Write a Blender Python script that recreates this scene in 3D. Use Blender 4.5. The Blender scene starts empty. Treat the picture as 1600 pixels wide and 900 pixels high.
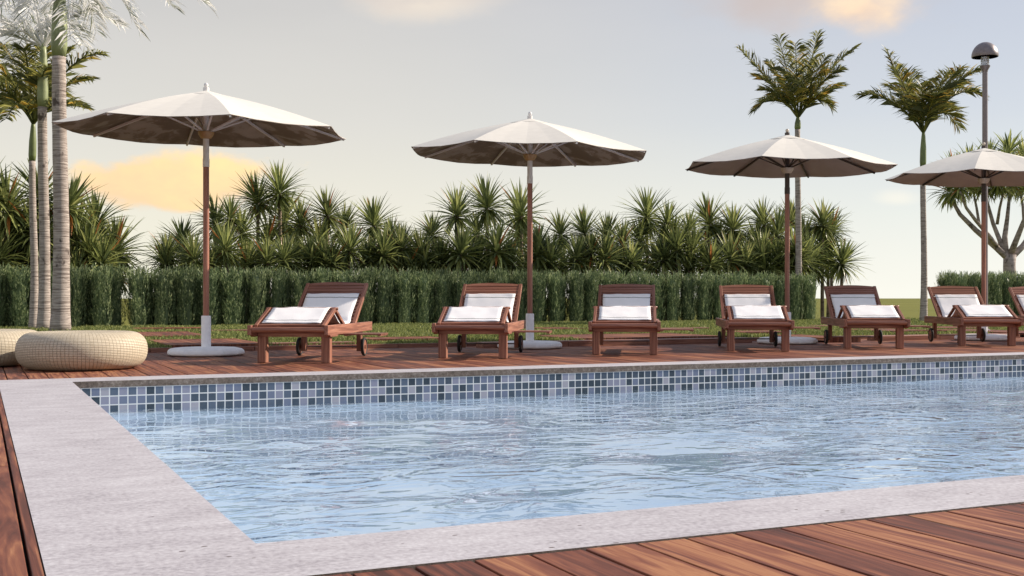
import bpy, math, random
import numpy as np
from mathutils import Vector, Matrix, noise as mnoise
random.seed(7); rng = np.random.default_rng(7)
C = bpy.context.scene.collection
R = math.radians
PI = math.pi

# ------------------------------------------------------------------ camera
F, H, YH = 1800.0, 0.62, 466.0
TH = R(24.9)
RV = Vector((math.cos(TH), -math.sin(TH), 0)); DV = Vector((math.sin(TH), math.cos(TH), 0))
cam_d = bpy.data.cameras.new('camera'); cam = bpy.data.objects.new('camera', cam_d); C.objects.link(cam)
cam.location = (0, 0, H); cam.rotation_euler = (R(90), 0, -TH)
cam_d.sensor_width = 36; cam_d.lens = 36*F/1600; cam_d.shift_y = (YH-450)/1600
cam_d.clip_start = 0.05; cam_d.clip_end = 6000
bpy.context.scene.camera = cam
def at_d(px, py, d):                       # point seen at a pixel of the photograph at depth d
    p = RV*((px-800)/F*d) + DV*d
    return Vector((p.x, p.y, H+(YH-py)*d/F))
def at_z(px, py, z=0.0):
    return at_d(px, py, F*(H-z)/(py-YH))
def at_y(px, py, Y):                       # point seen at a pixel on the vertical plane y = Y
    k = (px-800)/F
    return at_d(px, py, Y/(DV.y + k*RV.y))

# ------------------------------------------------------------------ world
SUN_AZ = Vector((1, -0.10, 0)).normalized(); SUN_EL = R(29)
w = bpy.data.worlds.new('World'); bpy.context.scene.world = w; w.use_nodes = True
def sky_world():
    nt = w.node_tree; N = nt.nodes; L = nt.links; N.clear()
    def nd(t, **k):
        n = N.new(t)
        for a, b in k.items(): setattr(n, a, b)
        return n
    def mth(op, a, b=None, c=None, clamp=False):
        n = nd('ShaderNodeMath', operation=op, use_clamp=clamp)
        for i, v in enumerate((a, b, c)):
            if v is None: continue
            if isinstance(v, (int, float)): n.inputs[i].default_value = v
            else: L.new(v, n.inputs[i])
        return n.outputs[0]
    def vdot(a, v):
        n = nd('ShaderNodeVectorMath', operation='DOT_PRODUCT'); L.new(a, n.inputs[0]); n.inputs[1].default_value = v
        return n.outputs['Value']
    def mix(f, a, b):
        n = nd('ShaderNodeMix', data_type='RGBA')
        for i, v in ((0, f), (6, a), (7, b)):
            if isinstance(v, tuple): n.inputs[i].default_value = (*v, 1)
            elif isinstance(v, (int, float)): n.inputs[i].default_value = v
            else: L.new(v, n.inputs[i])
        return n.outputs[2]
    tc = nd('ShaderNodeTexCoord'); D = tc.outputs['Generated']
    sep = nd('ShaderNodeSeparateXYZ'); L.new(D, sep.inputs[0]); z = sep.outputs[2]
    ramp = nd('ShaderNodeValToRGB'); L.new(z, ramp.inputs[0])
    e = ramp.color_ramp.elements
    e[0].position = 0.0; e[0].color = (0.75, 0.725, 0.60, 1)
    e[1].position = 1.0; e[1].color = (0.27, 0.33, 0.48, 1)
    for p, c in ((0.07, (0.71, 0.68, 0.575)), (0.15, (0.60, 0.58, 0.53)), (0.26, (0.475, 0.465, 0.455)), (0.5, (0.33, 0.36, 0.46))):
        x = ramp.color_ramp.elements.new(p); x.color = (*c, 1)
    ramp2 = nd('ShaderNodeValToRGB'); L.new(z, ramp2.inputs[0])
    e = ramp2.color_ramp.elements
    e[0].position = 0.0; e[0].color = (0.80, 0.80, 0.73, 1)
    e[1].position = 1.0; e[1].color = (0.27, 0.33, 0.48, 1)
    for p, c in ((0.07, (0.665, 0.69, 0.66)), (0.15, (0.525, 0.56, 0.61)), (0.26, (0.44, 0.47, 0.55)), (0.5, (0.32, 0.38, 0.52))):
        x = ramp2.color_ramp.elements.new(p); x.color = (*c, 1)
    side = vdot(D, tuple(RV)); sm = nd('ShaderNodeMapRange', interpolation_type='SMOOTHSTEP'); L.new(side, sm.inputs[0])
    sm.inputs[1].default_value = -0.2; sm.inputs[2].default_value = 0.42
    col = mix(sm.outputs[0], ramp.outputs[0], ramp2.outputs[0])
    # high thin veil
    nz = nd('ShaderNodeTexNoise'); nz.inputs['Scale'].default_value = 2.2; nz.inputs['Detail'].default_value = 5
    mp = nd('ShaderNodeMapping'); mp.inputs['Scale'].default_value = (1, 1, 4); L.new(D, mp.inputs[0]); L.new(mp.outputs[0], nz.inputs[0])
    v = nd('ShaderNodeMapRange'); L.new(nz.outputs[0], v.inputs[0]); v.inputs[1].default_value = .35; v.inputs[2].default_value = .75; v.inputs[3].default_value = 0; v.inputs[4].default_value = .3
    col = mix(v.outputs[0], col, (0.66, 0.63, 0.60))
    cn = nd('ShaderNodeTexNoise'); cn.inputs['Scale'].default_value = 11; cn.inputs['Detail'].default_value = 8; cn.inputs['Roughness'].default_value = .55
    mp2 = nd('ShaderNodeMapping'); mp2.inputs['Scale'].default_value = (1, 1, 1.7); L.new(D, mp2.inputs[0]); L.new(mp2.outputs[0], cn.inputs[0])
    cnoise = mth('SUBTRACT', cn.outputs[0], 0.5)
    def cloud(px, py, wx, wy, strength, top, low, soft=0.6, kn=2.6, shx=0.0, flat=True):
        c = (at_d(px, py, 1)-Vector((0, 0, H))).normalized()
        r = RV.copy(); u = r.cross(c).normalized()*(1 if r.cross(c).z > 0 else -1)
        a = mth('DIVIDE', mth('SUBTRACT', vdot(D, tuple(r)), c.dot(r)), wx/F)
        b = mth('DIVIDE', mth('SUBTRACT', vdot(D, tuple(u)), c.dot(u)), wy/F)
        bb = b
        if flat:   # flatter underside: shrink the lower half
            neg = mth('MULTIPLY', mth('MINIMUM', b, 0.0), 1.45); bb = mth('ADD', mth('MAXIMUM', b, 0.0), neg)
        fr = vdot(D, tuple(DV)); front = mth('GREATER_THAN', fr, 0.0)
        rr = mth('SQRT', mth('ADD', mth('MULTIPLY', a, a), mth('MULTIPLY', bb, bb)))
        rr = mth('SUBTRACT', rr, mth('MULTIPLY', cnoise, kn))
        m = nd('ShaderNodeMapRange', interpolation_type='SMOOTHSTEP'); L.new(rr, m.inputs[0])
        m.inputs[1].default_value = 1.0; m.inputs[2].default_value = 1.0-soft; m.inputs[3].default_value = 0; m.inputs[4].default_value = strength
        t = mth('ADD', mth('ADD', mth('MULTIPLY', b, 0.45), mth('MULTIPLY', a, shx)), mth('MULTIPLY', cnoise, 2.4)); t = mth('ADD', t, 0.5, clamp=True)
        cc = mix(t, low, top)
        return mth('MULTIPLY', m.outputs[0], front), cc
    for args in ((255, 285, 172, 58, 0.92, (1.0, 0.71, 0.33), (0.74, 0.50, 0.32), .5, 2.8, 0.0),
                 (1255, -4, 200, 84, 0.85, (0.50, 0.42, 0.39), (0.56, 0.47, 0.42), .95, 1.8, 0.1),
                 (1342, 14, 92, 62, 1.0, (1.0, 0.77, 0.50), (0.70, 0.52, 0.40), .85, 1.8, -0.2),
                 (665, 2, 125, 52, 0.75, (0.62, 0.54, 0.48), (0.86, 0.74, 0.58), .9, 2.0, 0.0),
                 (1402, 310, 42, 20, 0.35, (0.90, 0.82, 0.68), (0.92, 0.84, 0.68), .9, 1.0, 0.0)):
        m, cc = cloud(*args); col = mix(m, col, cc)
    sky = nd('ShaderNodeTexSky', sky_type='NISHITA'); sky.sun_disc = False
    sky.sun_elevation = SUN_EL; sky.sun_rotation = math.atan2(SUN_AZ.x, SUN_AZ.y)
    back = nd('ShaderNodeMapRange', interpolation_type='SMOOTHSTEP'); L.new(vdot(D, tuple(DV)), back.inputs[0])
    back.inputs[1].default_value = -.6; back.inputs[2].default_value = .5; back.inputs[3].default_value = 1.0; back.inputs[4].default_value = 1.0
    sc_ = nd('ShaderNodeVectorMath', operation='SCALE'); L.new(col, sc_.inputs[0]); L.new(back.outputs[0], sc_.inputs['Scale']); col = sc_.outputs[0]
    bg1 = nd('ShaderNodeBackground'); L.new(sky.outputs[0], bg1.inputs[0]); bg1.inputs[1].default_value = 0.006
    bg2 = nd('ShaderNodeBackground'); L.new(col, bg2.inputs[0]); bg2.inputs[1].default_value = 0.88
    add = nd('ShaderNodeAddShader'); L.new(bg1.outputs[0], add.inputs[0]); L.new(bg2.outputs[0], add.inputs[1])
    out = nd('ShaderNodeOutputWorld'); L.new(add.outputs[0], out.inputs[0])
sky_world()
sd = bpy.data.lights.new('sun', 'SUN'); sd.energy = 5.0; sd.angle = R(0.6); sd.color = (1.0, 0.87, 0.72)
so = bpy.data.objects.new('sun', sd); C.objects.link(so); so.location = (20, 5, 20)
sdir = SUN_AZ*math.cos(SUN_EL) + Vector((0, 0, math.sin(SUN_EL)))
so.rotation_euler = sdir.to_track_quat('Z', 'Y').to_euler()
vs = bpy.context.scene.view_settings
vs.view_transform = 'Standard'; vs.look = 'None'; vs.gamma = 1; vs.exposure = 0.45; vs.use_curve_mapping = False
cy = bpy.context.scene.cycles
cy.max_bounces = 8; cy.transparent_max_bounces = 16; cy.caustics_reflective = False; cy.use_denoising = True

# ------------------------------------------------------------------ helpers
class MB:
    def __init__(s): s.v = []; s.f = []; s.m = []; s.uv = None
    def add(s, vs, fs, mi=0):
        o = len(s.v); s.v.extend([tuple(p) for p in vs]); s.f.extend([tuple(i+o for i in f) for f in fs]); s.m.extend([mi]*len(fs))
    def box(s, x0, x1, y0, y1, z0, z1, mi=0, M=None):
        p = [Vector((x, y, z)) for z in (z0, z1) for y in (y0, y1) for x in (x0, x1)]
        if M is not None: p = [M @ q for q in p]
        s.add(p, [(0, 2, 3, 1), (4, 5, 7, 6), (0, 1, 5, 4), (2, 6, 7, 3), (0, 4, 6, 2), (1, 3, 7, 5)], mi)
    def bar(s, a, b, wx, wz, mi=0, up=Vector((0, 0, 1))):
        """a rectangular bar from a to b; wx wide sideways, wz thick along up"""
        a = Vector(a); b = Vector(b); t = (b-a).normalized(); sx = t.cross(up).normalized(); uz = sx.cross(t).normalized()
        p = []
        for q in (a, b):
            for i, j in ((-1, -1), (1, -1), (1, 1), (-1, 1)): p.append(q+sx*wx/2*i+uz*wz/2*j)
        s.add(p, [(3, 2, 1, 0), (4, 5, 6, 7), (0, 1, 5, 4), (1, 2, 6, 5), (2, 3, 7, 6), (3, 0, 4, 7)], mi)
    def tube(s, pts, rad, n=10, mi=0, caps=True):
        pts = [Vector(p) for p in pts]; k = len(pts)
        if not hasattr(rad, '__len__'): rad = [rad]*k
        t0 = (pts[1]-pts[0]).normalized(); ref = Vector((0, 0, 1)) if abs(t0.z) < .9 else Vector((1, 0, 0))
        sx = t0.cross(ref).normalized(); V = []
        for i in range(k):
            t = (pts[min(i+1, k-1)]-pts[max(i-1, 0)]).normalized()
            sx = (sx-t*sx.dot(t)).normalized(); sy = t.cross(sx)
            for j in range(n):
                a = 2*PI*j/n; V.append(pts[i]+(sx*math.cos(a)+sy*math.sin(a))*rad[i])
        Fs = [(i*n+j, i*n+(j+1) % n, (i+1)*n+(j+1) % n, (i+1)*n+j) for i in range(k-1) for j in range(n)]
        if caps: Fs += [tuple(range(n-1, -1, -1)), tuple((k-1)*n+j for j in range(n))]
        s.add(V, Fs, mi)
    def lathe(s, prof, n=32, mi=0, c=(0, 0, 0), closed=False):
        V = []; k = len(prof)
        for r, z in prof:
            for j in range(n):
                a = 2*PI*j/n; V.append((c[0]+r*math.cos(a), c[1]+r*math.sin(a), c[2]+z))
        Fs = [(i*n+j, i*n+(j+1) % n, ((i+1) % k)*n+(j+1) % n, ((i+1) % k)*n+j) for i in range(k if closed else k-1) for j in range(n)]
        if not closed: Fs += [tuple(range(n-1, -1, -1)), tuple((k-1)*n+j for j in range(n))]
        s.add(V, Fs, mi)
    def build(s, name, mats, parent=None, smooth=False, bevel=0, angle=None):
        me = bpy.data.meshes.new(name); me.from_pydata(s.v, [], s.f)
        if not isinstance(mats, (list, tuple)): mats = [mats]
        for m in mats: me.materials.append(m)
        me.polygons.foreach_set('material_index', s.m)
        me.polygons.foreach_set('use_smooth', [bool(smooth)]*len(s.f)); me.update()
        o = bpy.data.objects.new(name, me); C.objects.link(o); o.parent = parent
        if bevel:
            b = o.modifiers.new('bevel', 'BEVEL'); b.width = bevel; b.segments = 2; b.limit_method = 'ANGLE'
        if angle: me.set_sharp_from_angle(angle=R(angle))
        return o
def tag(o, label=None, cat=None, group=None, kind=None):
    if label: o['label'] = label
    if cat: o['category'] = cat
    if group: o['group'] = group
    if kind: o['kind'] = kind
    return o
def empty(name, loc=(0, 0, 0), rz=0, **k):
    o = bpy.data.objects.new(name, None); C.objects.link(o); o.location = loc; o.rotation_euler = (0, 0, rz)
    o.empty_display_size = .1
    return tag(o, **k)
def kids(o): return [c for c in bpy.data.objects if c.parent == o]
def copy_tree(o, parent=None):
    c = o.copy(); C.objects.link(c); c.parent = parent
    for ch in kids(o): copy_tree(ch, c)
    return c

# ------------------------------------------------------------------ materials
def rgb(*c): return (*c, 1)
class NT:
    def __init__(s, name):
        s.m = bpy.data.materials.new(name); s.m.use_nodes = True; s.t = s.m.node_tree; s.N = s.t.nodes; s.L = s.t.links
        s.b = s.N['Principled BSDF']; s.out = s.N['Material Output']
    def n(s, t, ins=None, **k):
        x = s.N.new(t)
        for a, b in k.items(): setattr(x, a, b)
        for i, v in (ins or {}).items():
            if isinstance(v, bpy.types.NodeSocket): s.L.new(v, x.inputs[i])
            else: x.inputs[i].default_value = v
        return x
    def pos(s, scale=(1, 1, 1), obj=False, off=None):
        if obj: p = s.n('ShaderNodeTexCoord').outputs['Object']
        else: p = s.n('ShaderNodeNewGeometry').outputs['Position']
        if off is not None: p = s.n('ShaderNodeVectorMath', {0: p, 1: off}, operation='ADD').outputs[0]
        return s.n('ShaderNodeMapping', {0: p, 'Scale': scale}).outputs[0]
    def noise(s, v, scale, detail=4, rough=.5, dist=0):
        return s.n('ShaderNodeTexNoise', {'Vector': v, 'Scale': scale, 'Detail': detail, 'Roughness': rough, 'Distortion': dist}).outputs[0]
    def ramp(s, fac, stops, mode='LINEAR'):
        x = s.n('ShaderNodeValToRGB', {0: fac}); e = x.color_ramp.elements; x.color_ramp.interpolation = mode
        while len(e) > 1: e.remove(e[0])
        e[0].position = stops[0][0]; e[0].color = rgb(*stops[0][1])
        for p, c in stops[1:]:
            y = e.new(p); y.color = rgb(*c)
        return x.outputs[0]
    def math(s, op, a, b=0.0, clamp=False): return s.n('ShaderNodeMath', {0: a, 1: b}, operation=op, use_clamp=clamp).outputs[0]
    def mix(s, f, a, b, blend='MIX'): 
        a = rgb(*a) if isinstance(a, tuple) and len(a) == 3 else a; b = rgb(*b) if isinstance(b, tuple) and len(b) == 3 else b
        return s.n('ShaderNodeMix', {0: f, 6: a, 7: b}, data_type='RGBA', blend_type=blend).outputs[2]
    def bump(s, h, strength=.3, dist=.01):
        x = s.n('ShaderNodeBump', {'Height': h, 'Strength': strength, 'Distance': dist}); s.L.new(x.outputs[0], s.b.inputs['Normal']); return x
    def col(s, c): s.L.new(c, s.b.inputs['Base Color'])
    def rough(s, r):
        if isinstance(r, bpy.types.NodeSocket): s.L.new(r, s.b.inputs['Roughness'])
        else: s.b.inputs['Roughness'].default_value = r
def flat(name, c, rough=.6, var=.12, scale=30, metal=0, spec=.5):
    t = NT(name); f = t.noise(t.pos(obj=True), scale, 5)
    t.col(t.ramp(f, [(.3, tuple(x*(1-var) for x in c)), (.7, tuple(min(1, x*(1+var)) for x in c))]))
    t.rough(rough); t.b.inputs['Metallic'].default_value = metal; t.b.inputs['Specular IOR Level'].default_value = spec
    t.bump(f, .15, .003); return t.m
def deck_mat():
    t = NT('deck_wood'); isl = t.n('ShaderNodeNewGeometry').outputs['Random Per Island']
    off = t.n('ShaderNodeCombineXYZ', {0: t.math('MULTIPLY', isl, 37.0), 1: t.math('MULTIPLY', isl, 91.0), 2: 0.0}).outputs[0]
    p = t.pos((1, 1, 1), off=off)
    grain = t.noise(t.n('ShaderNodeMapping', {0: p, 'Scale': (9, .5, 1)}).outputs[0], 1.5, 5, .58, 2.6)
    fine = t.noise(t.n('ShaderNodeMapping', {0: p, 'Scale': (90, 3, 1)}).outputs[0], 1.0, 4, .6, .4)
    g = t.math('ADD', t.math('MULTIPLY', grain, .88), t.math('MULTIPLY', fine, .12))
    g = t.math('ADD', g, t.math('MULTIPLY', t.math('SUBTRACT', isl, .5), .16))
    c = t.ramp(g, [(.33, (.065, .022, .015)), (.42, (.125, .040, .026)), (.50, (.195, .066, .039)), (.57, (.27, .105, .055)), (.65, (.39, .18, .088)), (.72, (.25, .09, .048))])
    big = t.noise(t.pos(), .8, 3)
    c = t.mix(t.math('MULTIPLY', big, .12), c, (.22, .14, .11))
    t.col(c); t.rough(t.n('ShaderNodeMapRange', {0: g, 3: .50, 4: .72}).outputs[0])
    t.b.inputs['Specular IOR Level'].default_value = .18
    t.bump(g, .25, .004); return t.m
def wood_mat(name, cols, axis, rough=.5):
    t = NT(name); oi = t.n('ShaderNodeObjectInfo').outputs['Random']
    sc = {'x': (1.2, 26, 26), 'y': (26, 1.2, 26), 'z': (26, 26, 1.2)}[axis]
    isl = t.n('ShaderNodeNewGeometry').outputs['Random Per Island']
    off = t.n('ShaderNodeCombineXYZ', {0: t.math('MULTIPLY', isl, 9.0), 1: t.math('MULTIPLY', isl, 13.0), 2: t.math('MULTIPLY', isl, 7.0)}).outputs[0]
    g = t.noise(t.pos(sc, obj=True, off=off), 1.4, 6, .6, .8)
    c = t.ramp(g, [(.28, cols[0]), (.5, cols[1]), (.72, cols[2])])
    hs = t.n('ShaderNodeHueSaturation', {'Value': t.n('ShaderNodeMapRange', {0: oi, 3: .85, 4: 1.15}).outputs[0], 'Color': c}).outputs[0]
    t.col(hs); t.rough(rough); t.bump(g, .3, .002); return t.m
LW = ((.10, .036, .024), (.26, .105, .068), (.42, .205, .135))
M = {}
M['deck'] = deck_mat()
M['wx'] = wood_mat('lounger_wood_across', LW, 'x'); M['wy'] = wood_mat('lounger_wood_along', LW, 'y'); M['wz'] = wood_mat('lounger_wood_upright', LW, 'z')
M['pole'] = wood_mat('parasol_pole_wood', ((.20, .075, .05), (.33, .135, .09), (.44, .21, .15)), 'z', .45)
M['darkpole'] = flat('dark_brown_frame', (.055, .038, .032), .45)  # even dark brown for upper pole, ribs and struts of the dark-ribbed parasols
M['white'] = flat('white_painted_metal', (.72, .70, .70), .45, .06)
M['conc'] = flat('white_moulded_base', (.90, .89, .90), .55, .06, 18)
M['brass'] = flat('ochre_hub_plastic', (.36, .22, .10), .4)
M['creamhub'] = flat('cream_hub_plastic', (.52, .44, .36), .4)
M['rubber'] = flat('black_rubber', (.02, .02, .021), .75)
M['steel'] = flat('grey_axle_metal', (.35, .35, .36), .3, .1, 40, .9)
M['gap'] = flat('deck_underlay_dark', (.018, .014, .012), .9)
M['lamp'] = flat('lamp_brown_grey_metal', (.20, .17, .175), .4, .1, 20, .3)
def stone_mat():
    t = NT('pale_stone_coping')
    a = t.noise(t.pos((1.6, 3.4, 1)), 2.4, 9, .70, .3); b = t.noise(t.pos((1, 1, 1)), 60, 4, .6); big = t.noise(t.pos(), 1.4, 4)
    g = t.math('ADD', t.math('MULTIPLY', a, .38), t.math('MULTIPLY', b, .47)); g = t.math('ADD', g, t.math('MULTIPLY', big, .15))
    c = t.ramp(g, [(.38, (.30, .28, .305)), (.47, (.415, .395, .42)), (.55, (.49, .475, .50)), (.66, (.60, .59, .615))])
    vo = t.n('ShaderNodeTexVoronoi', {'Vector': t.pos((1, 1.8, 1)), 'Scale': 11.0, 'Randomness': 1.0})
    sel = t.noise(t.pos((1, 1, 1)), 5.0, 2)
    pit = t.math('LESS_THAN', vo.outputs['Distance'], t.n('ShaderNodeMapRange', {0: sel, 1: .38, 2: .62, 3: 0.0, 4: .105}).outputs[0])
    c = t.mix(pit, c, (.10, .075, .07)); t.col(c); t.rough(.62); t.b.inputs['Specular IOR Level'].default_value = .35
    t.bump(t.math('SUBTRACT', g, pit), .35, .004); return t.m
M['stone'] = stone_mat()
def shaded_stone_edge():  # coping edge: rough grain, with the face's shade painted in as brown
    t = NT('rough_stone_edge_painted_shade'); a = t.noise(t.pos((1, 1, 1)), 45, 6, .7); b = t.noise(t.pos(), 4, 3)
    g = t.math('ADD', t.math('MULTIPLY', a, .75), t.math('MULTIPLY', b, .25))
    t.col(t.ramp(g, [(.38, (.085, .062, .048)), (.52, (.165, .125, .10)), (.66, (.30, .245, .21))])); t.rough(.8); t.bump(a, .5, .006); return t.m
M['cut'] = shaded_stone_edge()
def mosaic(pitch=.066):
    t = NT('pool_mosaic')
    P = t.n('ShaderNodeSeparateXYZ', {0: t.n('ShaderNodeNewGeometry').outputs['Position']})
    u = t.math('DIVIDE', t.math('ADD', P.outputs[0], P.outputs[1]), pitch); v = t.math('DIVIDE', t.math('ADD', P.outputs[2], .05), pitch)
    fu = t.math('FLOOR', u); fv = t.math('FLOOR', v)
    wn = t.n('ShaderNodeTexWhiteNoise', {0: t.n('ShaderNodeCombineXYZ', {0: fu, 1: fv}).outputs[0]}, noise_dimensions='2D').outputs[0]
    c = t.ramp(wn, [(0, (.020, .036, .050)), (.20, (.046, .068, .095)), (.42, (.085, .115, .165)), (.64, (.155, .18, .26)), (.82, (.27, .27, .345)), (.93, (.38, .365, .41))], 'CONSTANT')
    c = t.mix(t.math('MULTIPLY', t.noise(t.pos(), 50, 3), .2), c, (.22, .24, .3))
    du = t.math('ABSOLUTE', t.math('SUBTRACT', t.math('FRACT', u), .5)); dv = t.math('ABSOLUTE', t.math('SUBTRACT', t.math('FRACT', v), .5))
    g = t.math('GREATER_THAN', t.math('MAXIMUM', du, dv), .437)
    c = t.mix(g, c, (.70, .69, .68)); t.col(c); t.rough(t.n('ShaderNodeMapRange', {0: g, 3: .18, 4: .7}).outputs[0])
    t.bump(t.math('SUBTRACT', 1.0, g), .3, .003); return t.m
M['mosaic'] = mosaic()
def basin():
    t = NT('pool_blue_plaster'); a = t.noise(t.pos(), 1.2, 4); t.col(t.ramp(a, [(.3, (.57, .67, .79)), (.7, (.72, .79, .88))])); t.rough(.7); return t.m
M['basin'] = basin()
def water_mat():
    t = NT('pool_water'); t.N.remove(t.b)
    p = t.pos((.8, 1.15, 1)); n1 = t.noise(p, 3.0, 2, .45, 1.6); n2 = t.noise(t.pos((1, 1.2, 1)), 8, 1, .5, .6); pt = t.n('ShaderNodeMapRange', {0: t.noise(t.pos((.5, 1, 1)), .5, 2), 1: .40, 2: .60, 3: 0.0, 4: 1.0}).outputs[0]
    h = t.math('MULTIPLY', t.math('ADD', n1, t.math('MULTIPLY', n2, .18)), t.math('ADD', .22, t.math('MULTIPLY', pt, .9)))
    bp = t.n('ShaderNodeBump', {'Height': h, 'Strength': .8, 'Distance': .050}).outputs[0]
    inc = t.n('ShaderNodeNewGeometry').outputs['Incoming']
    cs = t.math('ABSOLUTE', t.n('ShaderNodeVectorMath', {0: inc, 1: bp}, operation='DOT_PRODUCT').outputs['Value'])
    fr = t.math('ADD', .02, t.math('MULTIPLY', .98, t.math('POWER', t.math('SUBTRACT', 1.0, cs, True), 5.0)))
    gl = t.n('ShaderNodeBsdfGlossy', {'Color': (.95, .97, 1, 1), 'Roughness': .015, 'Normal': bp}).outputs[0]
    tr = t.n('ShaderNodeBsdfTransparent', {'Color': (.89, .96, .995, 1)}).outputs[0]
    mx = t.n('ShaderNodeMixShader', {0: fr, 1: tr, 2: gl}).outputs[0]; t.L.new(mx, t.out.inputs[0]); return t.m
M['water'] = water_mat()
def leafy(name, stops, trans=.25, rough=.5, per_obj=.22, spec=.3):
    t = NT(name); isl = t.n('ShaderNodeNewGeometry').outputs['Random Per Island']; ob = t.n('ShaderNodeObjectInfo').outputs['Random']
    c = t.ramp(isl, stops)
    c = t.n('ShaderNodeHueSaturation', {'Value': t.n('ShaderNodeMapRange', {0: ob, 3: 1-per_obj, 4: 1+per_obj}).outputs[0], 'Color': c}).outputs[0]
    t.col(c); t.rough(rough); t.b.inputs['Specular IOR Level'].default_value = spec
    tl = t.n('ShaderNodeBsdfTranslucent', {'Color': c}).outputs[0]
    t.L.new(t.n('ShaderNodeMixShader', {0: trans, 1: t.b.outputs[0], 2: tl}).outputs[0], t.out.inputs[0]); return t.m
M['hedge'] = leafy('hedge_needles', [(0, (.075, .115, .058)), (.5, (.155, .21, .105)), (.85, (.30, .36, .18)), (1, (.52, .58, .32))], .3)
M['yucca'] = leafy('sword_leaves', [(0, (.060, .085, .035)), (.45, (.18, .215, .075)), (.8, (.40, .44, .15)), (.95, (.52, .50, .22)), (.98, (.45, .17, .05)), (1, (.36, .15, .06))], .35, .38, .15, .5)
M['frond'] = leafy('palm_fronds', [(0, (.075, .090, .035)), (.5, (.18, .20, .065)), (.85, (.42, .40, .10)), (1, (.60, .38, .07))], .38, .42)
M['palefrond'] = leafy('pale_silvery_fronds', [(0, (.78, .78, .78)), (.75, (.88, .88, .88)), (.9, (.34, .37, .28)), (1, (.10, .13, .06))], .35, .6, .05)
M['grass'] = leafy('grass_blades', [(0, (.085, .115, .035)), (.5, (.17, .205, .060)), (1, (.36, .37, .13))], .3, .6)
def bark(name, lo, hi, rings=16.0):
    t = NT(name); p = t.pos((1.5, 1.5, rings), obj=True); a = t.noise(p, 2.2, 6, .65, .5)
    sp = t.noise(t.pos((3, 3, 2.2), obj=True), 1.8, 4, .6)
    c = t.ramp(a, [(.38, lo), (.56, hi), (.7, tuple(min(.75, x*1.25) for x in hi))])
    c = t.mix(t.n('ShaderNodeMapRange', {0: sp, 1: .6, 2: .68}).outputs[0], c, tuple(x*.6 for x in lo)); t.col(c); t.rough(.85); t.bump(a, .6, .02); return t.m
M['palmbark'] = bark('ringed_palm_bark', (.15, .115, .10), (.46, .40, .36), 34.0)
M['yuccabark'] = bark('fibrous_stem_bark', (.10, .07, .05), (.26, .20, .15), 6)
M['dragonbark'] = bark('smooth_grey_bark', (.22, .18, .16), (.42, .36, .33), 5)
M['shaft'] = flat('green_crownshaft', (.15, .19, .065), .45, .3, 6)
M['paleshaft'] = flat('pale_green_crownshaft', (.24, .28, .14), .45, .3, 6)
def field_mat():
    t = NT('dry_olive_field'); a = t.noise(t.pos(), .05, 6, .6); b = t.noise(t.pos(), 3, 5, .7)
    g = t.math('ADD', t.math('MULTIPLY', a, .6), t.math('MULTIPLY', b, .4))
    t.col(t.ramp(g, [(.35, (.12, .125, .020)), (.65, (.18, .18, .036))])); t.rough(.95); t.b.inputs['Specular IOR Level'].default_value = .1; return t.m
M['field'] = field_mat()
def soil():
    t = NT('lawn_soil'); a = t.noise(t.pos(), 9, 6, .7); t.col(t.ramp(a, [(.35, (.045, .06, .018)), (.65, (.09, .12, .03))])); t.rough(1); t.bump(a, .6, .03); return t.m
M['soil'] = soil()
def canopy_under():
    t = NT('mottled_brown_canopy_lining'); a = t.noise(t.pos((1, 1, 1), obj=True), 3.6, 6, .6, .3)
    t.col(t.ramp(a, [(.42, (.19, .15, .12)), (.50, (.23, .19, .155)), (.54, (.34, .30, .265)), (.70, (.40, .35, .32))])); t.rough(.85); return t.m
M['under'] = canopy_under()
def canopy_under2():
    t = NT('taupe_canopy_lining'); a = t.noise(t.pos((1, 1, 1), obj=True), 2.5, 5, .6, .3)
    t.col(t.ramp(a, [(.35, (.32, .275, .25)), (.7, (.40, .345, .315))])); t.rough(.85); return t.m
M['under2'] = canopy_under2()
M['top'] = flat('offwhite_canopy_cloth', (.70, .675, .62), .95, .03, 12, spec=.05)
def wicker():
    t = NT('cream_wicker'); uv = t.n('ShaderNodeUVMap').outputs[0]
    br = t.n('ShaderNodeTexBrick', {'Vector': uv, 'Color1': rgb(.68, .60, .46), 'Color2': rgb(.60, .52, .385), 'Mortar': rgb(.32, .25, .155), 'Scale': 1.0, 'Mortar Size': .11, 'Mortar Smooth': 1.0, 'Brick Width': 1.6, 'Row Height': .62})
    br.offset = .5; br.offset_frequency = 1
    t.col(br.outputs[0]); t.rough(.6); t.bump(t.math('SUBTRACT', 1.0, br.outputs[1]), .9, .008); return t.m
M['wicker'] = wicker()
def towel():
    t = NT('white_striped_towel'); uv = t.n('ShaderNodeSeparateXYZ', {0: t.n('ShaderNodeUVMap').outputs[0]})
    v = uv.outputs[1]
    wob = t.math('MULTIPLY', t.math('SUBTRACT', t.noise(t.pos((6, 0, 0), obj=True), 1.0, 2), .5), .006)
    v = t.math('ADD', v, wob); m = None
    for c0 in (.055, .063, 1.640, 1.649):
        d = t.math('LESS_THAN', t.math('ABSOLUTE', t.math('SUBTRACT', v, c0+.01)), .0022 if c0 in (.063, 1.649) else .0042)
        m = d if m is None else t.math('MAXIMUM', m, d)
    a = t.noise(t.pos(obj=True), 7, 5)
    c = t.ramp(a, [(.3, (.86, .85, .86)), (.7, (.93, .92, .93))]); c = t.mix(m, c, (.16, .18, .17)); t.col(c); t.rough(.95); t.b.inputs['Specular IOR Level'].default_value = .1
    t.bump(t.noise(t.pos(obj=True), 160, 2), .4, .003); return t.m
M['towel'] = towel()
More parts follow.
